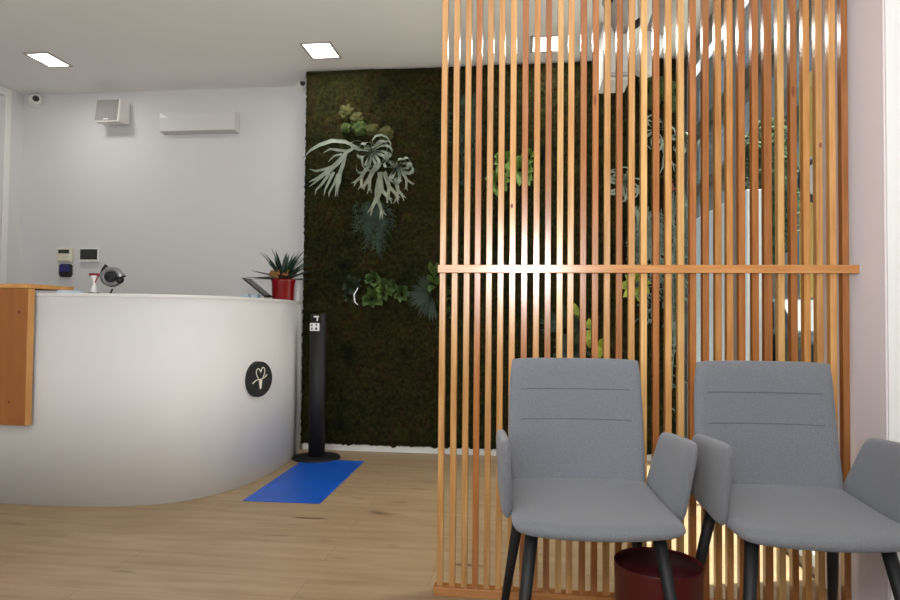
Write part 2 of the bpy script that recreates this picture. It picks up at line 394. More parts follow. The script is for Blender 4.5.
# big staghorn fern: three fronds groups
sf = thing('staghorn_fern', 'large pale silver staghorn fern at the top left of the moss wall', 'fern', at(372, 160, YP))
so = tuple(sf.location)
rr = random.Random(11)
def P(x, y, dy=0.0): return at(x, y, YP-dy)
mb = MB()   # long arching frond to the left edge
mb.ribbon([P(358, 148, .05), P(345, 142, .1), P(332, 141, .13), P(320, 145, .14), P(311, 150, .13), P(303, 158, .12)], [.02, .03, .034, .03, .02, .004], (0.1, -1, .3), .15)
# branched frond on the left
def path(pts, ws, dys=0.08): mb.ribbon([P(x, y, dys) for x, y in pts], ws, (rr.gauss(0, .15), -1, rr.gauss(0, .15)), .14)
path([(356, 147), (347, 152), (338, 163), (328, 172), (318, 178), (309, 182)], [.016, .03, .04, .036, .024, .004])
path([(347, 151), (338, 150), (330, 149), (323, 153)], [.018, .02, .016, .003])
path([(342, 154), (334, 156), (328, 162)], [.018, .014, .003])
path([(346, 153), (343, 165), (339, 176), (337, 186), (335, 197)], [.022, .03, .028, .02, .003])
path([(336, 165), (326, 169), (316, 171), (309, 169)], [.02, .022, .016, .003])
path([(328, 172), (318, 180), (309, 187)], [.022, .018, .003])
path([(330, 173), (322, 184), (316, 190), (315, 195)], [.024, .02, .012, .003])
path([(334, 172), (328, 184), (325, 190), (324, 196)], [.024, .02, .012, .003])
path([(338, 174), (334, 184), (329, 193), (329, 197)], [.022, .018, .012, .003])
path([(341, 172), (340, 182), (338, 188), (337, 197)], [.02, .018, .012, .003])
mb.build('left_frond', 'stag', sf, off=so, smooth=True)
mb = MB()   # curled ribbons at the heart
for cx, cy, n_ in ((372, 152, 15), (398, 168, 10)):
    for k in range(n_):
        a = 2*PI*k/n_+rr.uniform(-.15, .15); R = rr.uniform(13, 24)*(1 if cx < 380 else .75); cu = rr.choice((-1, 1))*rr.uniform(.5, 1.3)
        pts = []
        for t in range(8):
            s_ = t/7; aa = a+cu*s_*s_*1.2; q = R*math.sin(s_*PI*0.72)/0.95
            pts.append(P(cx+q*math.cos(aa), cy-q*math.sin(aa)*0.85+s_*4, .03+.13*math.sin(s_*PI)))
        mb.ribbon(pts, [.016, .022, .024, .024, .022, .019, .013, .005], (math.cos(a)*.6, -1, math.sin(a)*.6), .2)
mb.build('curled_fronds', 'stag', sf, off=so, smooth=True)
mb = MB()
for x, y, tx, ty, L, w_ in ((377, 165, -.55, -1, .16, .034), (380, 172, 0.1, -1, .20, .036), (384, 172, .45, -1, .19, .034), (368, 168, -.9, -.7, .12, .028),
                     (395, 178, .5, -1, .14, .028), (402, 172, .8, -1, .10, .022), (380, 178, -.25, -1, .21, .036)):
    frond(mb, P(x, y, .07), Vector((tx, -.12, ty)), L*.66, w_*1.05, 2, rr, .3)
mb.build('hanging_fronds', 'stagg', sf, off=so, smooth=True)
mb = MB()
path([(391, 142), (385, 141), (379, 144), (372, 148)], [.004, .014, .018, .014], .12)
mb.build('upright_frond', 'stag', sf, off=so, smooth=True)

def strands(name, label, cat, x0, x1, ytop, ybot, m, n, seed, grp=None, wid=.007, spread=6, leafy=True):
    rr = random.Random(seed); o = thing(name, label, cat, at((x0+x1)/2, ytop, YP), group=grp); off = tuple(o.location)
    mb = MB()
    for k in range(n):
        x = rr.uniform(x0, x1); y = ytop+rr.uniform(0, 10); yb = ytop+(ybot-ytop)*rr.uniform(.45, 1)*(1-.35*abs((x-(x0+x1)/2)/((x1-x0)/2+1)))
        pts = []; xx = x; dy = rr.uniform(.02, .08)
        nst = 9
        for t in range(nst):
            xx += rr.gauss(0, 1.3)+spread*.05*(x-(x0+x1)/2)/(x1-x0)*2
            pts.append(P(xx, y+(yb-y)*t/(nst-1), dy))
            if leafy and t:
                for q in range(3):
                    b_ = pts[-1]+Vector((0, 0, rr.uniform(0, .04))); dv = Vector((rr.choice((-1, 1))*rr.uniform(.4, 1), -.2, rr.uniform(-1, .1))).normalized()
                    L = rr.uniform(.014, .046)
                    mb.ribbon([b_, b_+dv*L*.6, b_+dv*L+Vector((0, 0, -.008))], [wid, wid*1.1, .001], (0, -1, 0), .1)
        mb.ribbon(pts, [wid]*(nst-1)+[.001], (0, -1, 0), .1)
    mb.build('strands', m, o, off=off); return o
strands('trailing_cactus', 'blue-green trailing plant hanging directly below the big staghorn fern', 'plant', 361, 388, 200, 262, 'rhip', 30, 21, wid=.0045)
strands('trailing_cactus', 'grey-green trailing plant behind the leftmost slats of the screen', 'plant', 444, 478, 92, 208, 'rhip', 22, 22, wid=.0045)
strands('spanish_moss', 'silver hanging air plant strands behind the slats nearest the window, right curtain', 'plant', 668, 684, 190, 440, 'tilland', 30, 23, 'hanging silver air plant strands')
strands('spanish_moss', 'silver hanging air plant strands behind the slats below the small staghorn fern', 'plant', 634, 660, 205, 345, 'tilland', 34, 24, 'hanging silver air plant strands')

def leafplant(name, label, cat, leaves, m, stemmat='leafd', seed=1, fold=.12):
    """leaves: (base x,y, tip x,y, width in px)"""
    rr = random.Random(seed); bx = sum(l[0] for l in leaves)/len(leaves); by = sum(l[1] for l in leaves)/len(leaves)
    o = thing(name, label, cat, at(bx, by, YP)); off = tuple(o.location); mb = MB()
    for i, (x0, y0, x1, y1, w_) in enumerate(leaves):
        p0, p1 = P(x0, y0, .02), P(x1, y1, .07+rr.uniform(0, .05)); ww = w_*4.7/FPX; pts = []
        mid = (p0+p1)/2+Vector((0, -.03, 0.015)); 
        for t in range(7):
            s_ = t/6; pts.append(p0*(1-s_)**2+mid*2*s_*(1-s_)+p1*s_*s_)
        ws = [ww*max(.06, math.sin(PI*min(1, (t/6)**.8*.97+.02))**.8) for t in range(7)]
        mb.ribbon(pts, ws, (rr.gauss(0, .25), -1, rr.gauss(0, .25)), fold)
    mb.build('leaves', m, o, smooth=True, off=off)
    st = MB()
    st.tube([P(bx, by, -.02), P(bx, by, .02), P(bx, by+2, .05)], [.006, .006, .004], 6); st.build('stem', stemmat, o, off=off)
    return o
def rosette(cx, cy, R, n, w_, rr, a0=0, a1=2*PI, r0=2):
    out = []
    for k in range(n):
        a = a0+(a1-a0)*(k+rr.uniform(-.3, .3))/n; r = R*rr.uniform(.7, 1.05)
        out.append((cx+r0*math.cos(a), cy-r0*math.sin(a), cx+r*math.cos(a), cy-r*math.sin(a), w_*rr.uniform(.8, 1.15)))
    return out
rr = random.Random(31)
L1 = rosette(374, 280, 10, 7, 11, rr)+rosette(385, 290, 12, 8, 9, rr)+rosette(373, 299, 12, 8, 10, rr)+rosette(402, 294, 9, 7, 8, rr)+rosette(392, 287, 8, 6, 8, rr)
leafplant('leafy_plant', 'light green plant with rounded leaves at mid height on the open moss wall', 'plant', L1, 'leaf', seed=2)
L2 = rosette(352, 285, 11, 10, 5, rr)+rosette(351, 296, 8, 6, 5, rr)
tagp = leafplant('small_plant', 'small dark plant with a white tag left of the light green plant', 'plant', L2, 'leafd', seed=3)
mt = MB(); mt.ribbon([P(358, 288, .13), P(354, 295, .14), P(355, 302, .14), P(358, 305, .13)], [.006, .010, .009, .004], (0, -1, 0), .2)
mt.build('plant_tag', 'sticker', tagp, off=tuple(tagp.location))
L3 = rosette(432, 296, 27, 34, 2.2, rr, .6*PI, 1.6*PI)
leafplant('spiky_plant', 'dark spiky plant on the moss wall beside the first slat', 'plant', L3, 'leafd', seed=4)
L4 = [(433, 275, 430, 262, 6), (434, 278, 438, 262, 6), (434, 284, 427, 275, 8), (436, 285, 441, 276, 7), (434, 286, 429, 292, 7)]
leafplant('small_plant', 'small bright leafy sprig left of the end of the middle rail', 'plant', L4, 'leaf', seed=5)
L5 = rosette(505, 162, 14, 9, 9, rr)+rosette(520, 170, 18, 11, 10, rr)+rosette(498, 184, 14, 9, 9, rr)+rosette(528, 158, 9, 6, 8, rr)
leafplant('leafy_plant', 'green leafy plant behind the slats above the bright reflection', 'plant', L5, 'leafb', seed=6)
L6 = rosette(565, 330, 26, 26, 4, rr, -.1*PI, 1.1*PI)+rosette(572, 348, 22, 18, 5, rr)
leafplant('strap_leaved_plant', 'dark strap-leaved plant behind the slats above the left chair back', 'plant', L6, 'leafd', seed=7)
L7 = [(577, 322, 574, 303, 8), (588, 335, 589, 318, 8), (590, 348, 588, 330, 8), (600, 352, 603, 338, 9), (600, 358, 596, 345, 8)]
leafplant('leafy_plant', 'yellow-green upright leaves behind the slats over the middle of the left chair', 'plant', L7, 'leafy', seed=8)
L8 = rosette(636, 285, 19, 10, 10, rr)
leafplant('leafy_plant', 'lime plant with broad leaves behind the slats just under the middle rail', 'plant', L8, 'leafy', seed=9)
L9 = rosette(676, 186, 9, 8, 5, rr)
leafplant('small_plant', 'small red and green plant behind the slats beside the silver strands', 'plant', L9, 'stem', seed=10)
L10 = rosette(450, 296, 8, 6, 6, rr)+rosette(449, 314, 7, 5, 6, rr)
leafplant('small_plant', 'small mottled plant behind the first gap of the slats below the rail', 'plant', L10, 'leaf', seed=12)
s2 = thing('staghorn_fern', 'small pale staghorn fern behind the slats right of the screen middle', 'fern', at(625, 185, YP)); off = tuple(s2.location)
mb = MB()
for cx, cy, n_, RR in ((624, 182, 15, 22), (655, 130, 10, 20), (683, 140, 10, 14)):
    for k in range(n_):
        a = 2*PI*k/n_+rr.uniform(-.2, .2); R = rr.uniform(.6, 1)*RR; cu = rr.choice((-1, 1))*rr.uniform(.5, 1.4); pts = []
        for t in range(8):
            s_ = t/7; aa = a+cu*s_*s_*1.2; q = R*math.sin(s_*PI*0.72)
            pts.append(P(cx+q*math.cos(aa), cy-q*math.sin(aa)+s_*4, .02+.12*math.sin(s_*PI)))
        mb.ribbon(pts, [.012, .018, .02, .02, .018, .016, .012, .004], (math.cos(a)*.6, -1, math.sin(a)*.6), .2)
    frond(mb, P(cx+6, cy+8, .06), Vector((.2, -.1, -1)), .12, .026, 2, rr, .3)
mb.build('curled_fronds', 'stag', s2, smooth=True, off=off)

# ---------------------------------------------------------------- ceiling lamps
def ceiling_lamp(x0, x1, y0, y1, label):
    o = thing('ceiling_lamp', label, 'lamp', ((x0+x1)/2, (y0+y1)/2, H), group='square recessed ceiling lamps')
    hx, hy = (x1-x0)/2, (y1-y0)/2; t = .016
    MB().box(-hx-t, hx+t, -hy-t, -hy, -.008, 0).box(-hx-t, hx+t, hy, hy+t, -.008, 0).box(-hx-t, -hx, -hy, hy, -.008, 0).box(hx, hx+t, -hy, hy, -.008, 0).build('frame', 'lampframe', o)
    MB().box(-hx, hx, -hy, hy, -.005, -.001).build('diffuser', 'diffuser', o)
    l = bpy.data.lights.new('lamp_light', 'AREA'); l.shape = 'RECTANGLE'; l.size = 2*hx; l.size_y = 2*hy; l.energy = 6.0; l.color = (1, .97, .92)
    lo = bpy.data.objects.new('lamp_light', l); C.objects.link(lo); lo.parent = o; lo.location = (0, 0, -.012)
ceiling_lamp(-3.60, -3.44, 4.24, 4.47, 'square ceiling lamp at the far left above the reception desk')
ceiling_lamp(-1.54, -1.35, 4.26, 4.50, 'square ceiling lamp in front of the top left corner of the moss wall')
ceiling_lamp(0.045, 0.23, 4.30, 4.53, 'square ceiling lamp seen through the slats of the screen')

# ---------------------------------------------------------------- slat screen
YS = 2.347
sc_ = thing('slat_screen', 'floor-to-ceiling room divider of vertical orange-brown wooden slats with a middle rail', 'screen', (0.4, YS, 0))
xs = [443.4, 455.4, 467.3, 478.1, 489.6, 501.1, 512.8, 524.7, 536.7, 548.2, 560.1, 570.9, 583.4, 595.4, 607.3, 619.4, 631.8, 644.1, 656.3, 668.6, 681, 693.1, 705.9, 718.4, 729.9, 742, 755.5, 768.2, 781.2, 794, 806.9, 819.7, 833, 845.4]
tones = 'b b b o b b b o c o a b o o b o b a o b a o o c c o o o a o c b b o'.split()
TC = {'a': (208, 166, 108), 'b': (196, 148, 92), 'c': (184, 132, 76), 'o': (164, 106, 58)}
rs = random.Random(9)
n_s = len(xs)
for i, (x, tn) in enumerate(zip(xs, tones)):
    X = at(x, 200, YS).x-0.4
    wd = .0108 if i != 27 else .013
    s = MB().box(X-wd, X+wd, 0, .029, .018, H-.022).build('slat', 'slat', sc_, bevel=.0012, seg=1)
    c = TC[tn]; j = rs.uniform(.93, 1.06); s.color = lin((min(255, c[0]*j), min(255, c[1]*j), min(255, c[2]*j)))
    if i in (6, 13, 29, 31):
        zz = {6: 1.41, 13: 1.79, 29: 1.80, 31: 1.61}[i]
        MB().blob((X+rs.uniform(-.004, .004), -.0005, zz), .006, i, .2, (.8, .12, 1.5 if i not in (13, 29) else 3.4), 3, 2).build('knot', 'knot', s, smooth=True)
def rail(name, x0, x1, y0, y1, z0, z1, col):
    s = MB().box(x0-.4, x1-.4, y0, y1, z0, z1).build(name, 'slat_h' if 'slat_h' in M else 'slat', sc_, bevel=.0015, seg=1); s.color = lin(col); return s
M['slat_h'] = mat('rail_wood', (255, 255, 255), 0.21, spec=0.6, var=(228, 215, 196), scale=7, stretch=(0.7, 9, 9), bump=0.05, bscale=30, objcol=True)
rail('middle_rail', -.317, 1.127, -.016, -.0005, 1.165, 1.194, (196, 140, 86))
rail('bottom_rail', -.322, 1.125, -.018, .032, 0.0, .03, (184, 126, 74))
rail('top_rail', -.322, 1.125, -.002, .032, H-.03, H-.002, (196, 140, 86))

# ---------------------------------------------------------------- cushions / chairs
def slab(Pf, T, nu=26, nv=26, kx=.18, pw=14):
    """a padded panel: Pf(u,v)-> mid point (u,v in -1..1), T thickness; edges rounded off"""
    def uv(i, j):
        a = math.sin(PI/2*(2*i/nu-1)); b = math.sin(PI/2*(2*j/nv-1))
        return a*math.sqrt(1-kx*b**6/2*2*.5), b*math.sqrt(1-kx*a**6/2*2*.5), a, b
    vs = []; fs = []
    for side in (1, -1):
        for j in range(nv+1):
            for i in range(nu+1):
                u, v, a, b = uv(i, j); p = Pf(u, v); e = 1e-3
                du = (Pf(u+e, v)-Pf(u-e, v)); dv = (Pf(u, v+e)-Pf(u, v-e)); n = du.cross(dv).normalized()
                t = T/2*math.sqrt(max(0, (1-abs(a)**pw)*(1-abs(b)**pw)))
                vs.append(p+n*t*side)
    N = (nu+1)*(nv+1)
    for j in range(nv):
        for i in range(nu):
            q = j*(nu+1)+i
            fs.append((q, q+1, q+nu+2, q+nu+1)); fs.append((N+q, N+q+nu+1, N+q+nu+2, N+q+1))
    mb = MB().add(vs, fs); return mb
def merged(o):
    bm = bmesh.new(); bm.from_mesh(o.data); bmesh.ops.remove_doubles(bm, verts=bm.verts, dist=1e-5); bmesh.ops.recalc_face_normals(bm, faces=bm.faces)
    for f in bm.faces: f.smooth = True
    bm.to_mesh(o.data); bm.free(); return o
def back_pt(u, v):
    h = (v+1)/2; z = .442+.428*h
    hw = .215+.006*math.sin(PI*h)-.003*h
    y = .200+.05*h+.012*math.sin(PI*h)-.035*u*u*(1-.3*h)+.02*(1-h)**4*-1
    return Vector((u*hw, y, z))
def seat_pt(u, v):       # v=-1 front
    g = (v+1)/2; hw = .232-.010*g
    y = -.232+.442*g-.030*(1-u*u)*(1-g)
    z = .461-.014*math.sin(PI*g)+.010*g*g-.016*(1-g)**3+.006*u*u
    return Vector((u*hw, y, z))
def arm_pt(s):
    def f(u, v):         # u=-1 back, v=-1 bottom
        g = (1-(u+1)/2); h = (v+1)/2       # g: 0 front,1 back
        y = (1-h)*(-.125+.350*g)+h*(-.212+.300*g)
        z = (1-h)*(.438+.020*g)+h*(.680-.020*g)
        x = .238+.013*h
        return Vector((s*x, y, z))
    return f
def make_chair(label):
    t = thing('armchair', label, 'chair', (0, 0, 0), group='grey upholstered armchairs in front of the slat screen')
    bk = merged(slab(back_pt, .036, kx=.10, pw=16).build('backrest', 'fabric', t))
    for v in (.53, .07):
        pts = [back_pt(u, v)+Vector((0, -.0178, 0)) for u in [(-.82+1.64*k/14) for k in range(15)]]
        MB().tube(pts, .0016, 6).build('stitching', 'seam', bk)
    merged(slab(seat_pt, .044, kx=.22, pw=14).build('seat', 'fabric', t))
    for s in (-1, 1):
        merged(slab(arm_pt(s), .034, kx=.2, pw=10).build('armrest', 'fabric', t))
    for sx, sy in ((-1, -1), (1, -1), (-1, 1), (1, 1)):
        if sy < 0: a, b = Vector((sx*.168, -.13, .442)), Vector((sx*.228, -.25, 0))
        else: a, b = Vector((sx*.176, .15, .446)), Vector((sx*.232, .27, 0))
        MB().tube([a, a*.5+b*.5, b], [.0185, .016, .0115], 14).build('leg', 'leg', t, smooth=True)
    MB().box(-.17, .17, -.13, .16, .412, .440).build('seat_frame', 'leg', t)
    return t
ch1 = make_chair('grey fabric armchair with black legs, whole chair in view left of the other one')
ch1.location = (.184, 1.955, 0); ch1.rotation_euler = (0, 0, math.radians(4.5))
ch2 = copy_tree(ch1); ch2['label'] = 'grey fabric armchair beside the white wall, cut off by the right edge'
ch2.location = (.772, 1.965, 0); ch2.rotation_euler = (0, 0, math.radians(2))

# ---------------------------------------------------------------- waste bin
bn_ = thing('waste_bin', 'dark red round metal waste bin under the left armchair', 'bin', (.388, 1.945, 0))
fixn(MB().lathe((0, 0, 0), [(.114, 0), (.116, .004), (.124, .298), (.1245, .30), (.121, .30), (.112, .012), (0, .012)], 64).build('bin_body', 'binred', bn_, smooth=True))
MB().lathe((0, 0, 0), [(.1110, .014), (.1200, .292)], 64).build('bin_lining', 'bindark', bn_, smooth=True).data
bn_.children[1].data.polygons.foreach_set('use_smooth', [True]*len(bn_.children[1].data.polygons))

# ---------------------------------------------------------------- reception desk
CT = 1.112
ctrl = [(-4.20, 3.14), (-3.4, 3.14), (-2.75, 3.135), (-2.42, 3.135), (-2.09, 3.175), (-1.85, 3.285), (-1.70, 3.485), (-1.632, 3.72), (-1.604, 3.98), (-1.605, 4.25), (-1.63, 4.50), (-1.675, 4.71)]
def catmull(pts, n=10):
    out = []; P_ = [pts[0]]+pts+[pts[-1]]
    for i in range(1, len(P_)-2):
        for k in range(n):
            t = k/n; a, b, c, d = [Vector(q) for q in P_[i-1:i+3]]
            out.append(.5*((2*b)+(c-a)*t+(2*a-5*b+4*c-d)*t*t+(3*b-a-3*c+d)*t**3))
    out.append(Vector(pts[-1])); return out
outer = catmull(ctrl)
def offset(path_, d):
    r = []
    for i, p in enumerate(path_):
        t = (path_[min(i+1, len(path_)-1)]-path_[max(i-1, 0)]).normalized(); r.append(p+Vector((-t.y, t.x))*d)
    return r
def wall_shell(o_, i_, z0, z1):
    n = len(o_); vs = [(p.x, p.y, z) for z in (z0, z1) for p in o_+i_]
    m = 2*n; fs = []
    for k in range(n-1):
        fs += [(k, k+1, m+k+1, m+k), (n+k+1, n+k, m+n+k, m+n+k+1), (m+k, m+k+1, m+n+k+1, m+n+k), (k+1, k, n+k, n+k+1)]
    fs += [(0, m, m+n, n), (n-1, n+n-1, m+2*n-1, m+n-1)]
    return MB().add(vs, fs)
DO = (-2.6, 3.6, 0)
dk = thing('reception_desk', 'white curved reception desk in front of the back wall', 'desk', DO)
fixn(wall_shell(outer, offset(outer, .05), 0.0, CT-.018).build('desk_front', 'counter', dk, smooth=False, off=DO))
fo = dk.children[0]
for p in fo.data.polygons: p.use_smooth = abs(p.normal.z) < .5
fixn(wall_shell(offset(outer, -.003), offset(outer, .30), CT-.018, CT).build('desk_top', 'counter', dk, off=DO, bevel=.003))
# badge
def surf(Yt):
    for a, b in zip(outer, outer[1:]):
        if a.y <= Yt <= b.y and a.x > -2.2: s = (Yt-a.y)/(b.y-a.y); return a.lerp(b, s), (b-a).normalized()
sp, tg = surf(3.775); z_b = at(260, 379, 3.775).z
bd = thing('round_badge', 'round black badge with an ivory tooth-and-screw emblem on the desk front', 'sign', (sp.x, sp.y, z_b))
bd.location = (sp.x+.020, sp.y-.010, z_b)
bd.rotation_euler = (0, 0, math.atan2(tg.y, tg.x)-math.radians(13))      # local +x along the desk, local -y outwards
R_ = .107
fixn(MB().lathe((0, 0, 0), [(0, .034), (R_, .034), (R_, -.010), (R_-.003, -.013), (0, -.013)], 64, axis='y').build('disc', 'black', bd))
hs = .55
em = MB()
heart = [(-.014, -.006), (-.026, .010), (-.030, .028), (-.024, .042), (-.012, .044), (-.003, .034), (.002, .026), (.006, .034), (.014, .048), (.026, .046), (.032, .032), (.028, .014), (.018, -.004)]
hp = catmull(heart, 5); em.tube([(p.x, -.0155, p.y+.012) for p in hp], .0024, 6)
sw = catmull([(-.056, -.026), (-.040, -.014), (-.018, -.006), (.004, -.006), (.030, .002), (.050, .018)], 5)
em.tube([(p.x, -.0160, p.y+.006) for p in sw], [.001]+[.0028]*(len(sw)-2)+[.001], 6)
em.v = [(x*1.15, y, z*1.15) for x, y, z in em.v]
em.build('emblem_outline', 'gold', bd, smooth=True)
scw = MB()
scw.lathe((.004, -.0155, 0), [(0, 0)], 4) if False else None
prof = [(0.0, -.056), (.004, -.052)]
z = -.050; k = 0
while z < -.008:
    r = .005+(z+.050)/.042*.007; prof += [(r, z), (r+.0022, z+.003)]; z += .006
prof += [(.014, -.006), (0, -.006)]
scw.add(*(lambda m_: (m_.v, m_.f))(MB().lathe((0.004, 0, .002), [(r, h) for r, h in prof], 20)))
scw.v = [(x*1.15, -.014+y*.25, z*1.15) for x, y, z in scw.v]
fixn(scw.build('emblem_screw', 'gold', bd, smooth=True))

# wooden shelf box on the desk
wb = thing('wooden_ledge', 'knotty pine ledge hooked over the left end of the white desk', 'shelf', (-2.9, 3.2, 0)); off = (-2.9, 3.2, 0)
MB().box(-3.6, -2.557, 3.066, 3.088, .425, 1.132).build('front_panel', 'pine', wb, off=off, bevel=.001)
MB().box(-2.557, -2.553, 3.066, 3.108, .425, 1.132).build('side_edge', 'pineedge', wb, off=off, bevel=.001)
MB().box(-3.6, -2.552, 3.066, 3.40, 1.134, 1.156).build('top_board', 'pineedge', wb, off=off, bevel=.001)
for kx, kz, rr_ in ((19, 312, .010), (9, 402, .008)):
    p = at(kx, kz, 3.066); MB().blob((p.x, 3.0655, p.z), rr_, 2, .1, (.8, .08, 1.2), 3, 2).build('knot', 'knot', wb, off=off, smooth=True)
for i, (x0, x1, z0, z1) in enumerate([(-2.545, -2.465, 0, .010), (-2.54, -2.475, .010, .0195)]):
    o = MB().box(x0, x1, 3.25, 3.36, CT+z0, CT+z1).build('paper_stack', 'paper', bevel=.001)
    tag(o, ['lower wider stack of pale blue papers on the desk behind the pine ledge', 'upper narrower stack of pale blue papers on the desk behind the pine ledge'][i], 'papers')

# ---------------------------------------------------------------- things on the desk
pp = at(283, 299, 4.33); pc = (-1.675, 4.33, CT)
pl = thing('potted_plant', 'spiky succulent with orange flowers in a red pot on the desk', 'plant', pc)
fixn(MB().lathe((0, 0, 0), [(.072, 0), (.074, .005), (.080, .125), (.082, .128), (.083, .148), (.078, .148), (.072, .125), (0, .120)], 40).build('pot', 'redpot', pl, smooth=True))
rr = random.Random(5)
lf = MB()
for k in range(54):
    a = rr.uniform(0, 2*PI); el = rr.uniform(.25, 1.4); L = rr.uniform(.15, .27); d = Vector((math.cos(a)*math.cos(el), math.sin(a)*math.cos(el), math.sin(el)))
    p = Vector((math.cos(a)*.02, math.sin(a)*.02, .13)); pts = []
    for t in range(6):
        s_ = t/5; pts.append(p+d*L*s_+Vector((math.cos(a), math.sin(a), 0))*.05*s_*s_-Vector((0, 0, .04*s_*s_*math.cos(el))))
    lf.ribbon(pts, [.020, .028, .028, .022, .013, .001], (math.cos(a)*-math.sin(el), math.sin(a)*-math.sin(el), math.cos(el)), .25)
lf.build('leaves', 'leafp', pl, smooth=True)
fl = MB()
for k in range(18):
    a = rr.uniform(0, 2*PI); fl.blob((math.cos(a)*.055-.012, math.sin(a)*.035-.05, .168+rr.uniform(-.012, .03)), .014, k, .8, n=3)
fl.build('flowers', 'orange', pl, smooth=True)
MB().lathe((0, 0, .118), [(.0, .006), (.071, .006), (.071, 0)], 24).build('soil', 'soil', pl)

ts = thing('tablet_stand', 'slim dark tablet leaning on a small stand left of the red plant pot', 'tablet', (-1.815, 4.22, CT))
Rm = Matrix.Rotation(math.radians(38), 4, 'Y')
b_ = MB().box(-.10, .10, -.07, .07, -.004, .004); b_.v = [tuple(Rm @ Vector(v)+Vector((.0, 0, .082))) for v in b_.v]
b_.build('tablet', 'blackm', ts, bevel=.002)
b_ = MB().box(-.088, .088, -.06, .06, .004, .0055); b_.v = [tuple(Rm @ Vector(v)+Vector((.0, 0, .082))) for v in b_.v]
b_.build('screen', 'lcd', ts)
MB().box(.01, .075, -.03, .03, 0, .012).box(.06, .075, -.03, .03, .012, .03).build('stand_base', 'silver', ts, bevel=.002)
o = MB().box(-.016, .016, -.003, .003, 0, .12).build('display_card', 'card', bevel=.001); o.location = (-1.597, 4.40, CT); tag(o, 'white card standing right of the red plant pot', 'card')
for x, lb in ((-1.93, 'small pale box at the left end of the row by the tablet'), (-1.86, 'small pale box next to the tablet')):
    o = MB().box(-.025, .025, -.02, .02, 0, .040).build('small_box', 'paper', bevel=.003); o.location = (x, 4.30, CT); tag(o, lb, 'box')

# webcam-like ring
pcm = at(112.3, 276.8, 3.5)
wc = thing('round_device', 'small round silver device with black centre standing on the desk', 'device', (pcm.x, 3.5, CT))
dz = pcm.z-CT; rx = .073
fixn(MB().lathe((0, 0, dz), [(0, .03), (.05, .028), (.068, .012), (rx, 0), (.068, -.014), (.052, -.022), (.042, -.016), (.036, -.012), (0, -.012)], 48, axis='y').build('housing', 'silver', wc, smooth=True))
MB().lathe((0, 0, dz), [(.038, -.010), (.036, -.024), (.028, -.027), (0, -.027)], 32, axis='y').build('front_disc', 'blackm', wc, smooth=True)
MB().tube([(.004, 0, dz-.07), (-.012, 0, -.0+.006)], .005, 8).build('stem', 'blackm', wc)
MB().lathe((-.014, 0, 0), [(.035, 0), (.035, .005), (.0, .008)], 24).build('base', 'blackm', wc, smooth=True)
MB().blob((.058, -.015, dz-.020), .022, 3, .2).tube([(.058, -.015, dz-.01), (.078, -.015, dz+.004), (.092, -.015, dz+.002)], .005, 8).build('right_knob', 'blackm', wc, smooth=True)
MB().tube([(-.062, -.005, dz+.02), (-.054, -.005, dz+.045), (-.040, -.005, dz+.070)], [.010, .009, .006], 8).tube([(-.046, -.005, dz+.066), (-.030, -.005, dz+.060)], .006, 8).build('upper_handle', 'blackm', wc, smooth=True)
pt = at(94, 294, 3.42)
tr = thing('desk_figurine', 'small hourglass-shaped white stand with a dark red top left of the silver device', 'figurine', (pt.x, 3.42, CT))
MB().lathe((0, 0, 0), [(.040, 0), (.040, .008), (.032, .012)], 4).build('base', 'blackm', tr)
fixn(MB().lathe((0, 0, 0), [(.026, .008), (.006, .055), (.004, .060), (.020, .095), (0, .095)], 20).build('body', 'white', tr, smooth=True))
MB().box(-.030, .030, -.008, .008, .093, .107).tube([(.026, 0, .095), (.004, 0, .062)], .004, 6).build('top', 'red', tr, bevel=.002)

for ch in wc.children:
    if ch.name.split('.')[0] in ('housing', 'front_disc'):
        for v in ch.data.vertices: v.co.z = dz+(v.co.z-dz)*.82
for ch in tr.children:
    for v in ch.data.vertices: v.co.z *= 1.16
# ---------------------------------------------------------------- on the back wall
def wq(x0, y0, x1, y1, dep, Y=YB):
    a, b = at(x0, y0, Y-dep), at(x1, y1, Y-dep); return a.x, b.x, b.z, a.z
x0, x1, z0, z1 = wq(98, 99, 120, 123, .12)
spk = thing('wall_speaker', 'white wedge-shaped loudspeaker high on the back wall left of the long light', 'speaker', ((x0+x1)/2, YB, (z0+z1)/2))
hx, hz = (x1-x0)/2, (z1-z0)/2
b_ = MB().add([(-hx-.005, -.16, -hz), (hx+.01, -.16, -hz+.003), (hx+.022, -.02, -hz+.015), (-hx+.02, -.02, -hz+.01), (-hx-.012, -.12, hz), (hx-.004, -.12, hz), (hx+.022, -.02, hz-.005), (-hx+.02, -.02, hz-.005)],
              [(0, 3, 2, 1), (4, 5, 6, 7), (0, 1, 5, 4), (1, 2, 6, 5), (2, 3, 7, 6), (3, 0, 4, 7)])
b_.build('cabinet', 'white', spk, bevel=.008)
g = MB().add([(-hx+.002, -.1625, -hz+.012), (hx-.002, -.1625, -hz+.014), (hx-.012, -.125, hz-.008), (-hx-.003, -.125, hz-.008), (-hx+.002, -.155, -hz+.012), (hx-.002, -.155, -hz+.014), (hx-.012, -.12, hz-.008), (-hx-.003, -.12, hz-.008)],
             [(0, 1, 2, 3), (4, 7, 6, 5), (0, 4, 5, 1), (1, 5, 6, 2), (2, 6, 7, 3), (3, 7, 4, 0)])
g.build('grille', 'grille', spk)
MB().box(-.018, .020, -.166, -.158, -hz+.020, -hz+.028).build('name_plate', 'sticker', spk)
MB().box(-.02, .05, -.03, 0, -.03, .03).build('bracket', 'white', spk)
x0, x1, z0, z1 = wq(160, 113, 236, 131, .07)
M['housing'] = mat('pale_housing', (206, 205, 203), 0.5)
el = thing('emergency_light', 'long white box light fixed high on the back wall', 'light fixture', ((x0+x1)/2, YB, (z0+z1)/2))
hx, hz = (x1-x0)/2, (z1-z0)/2
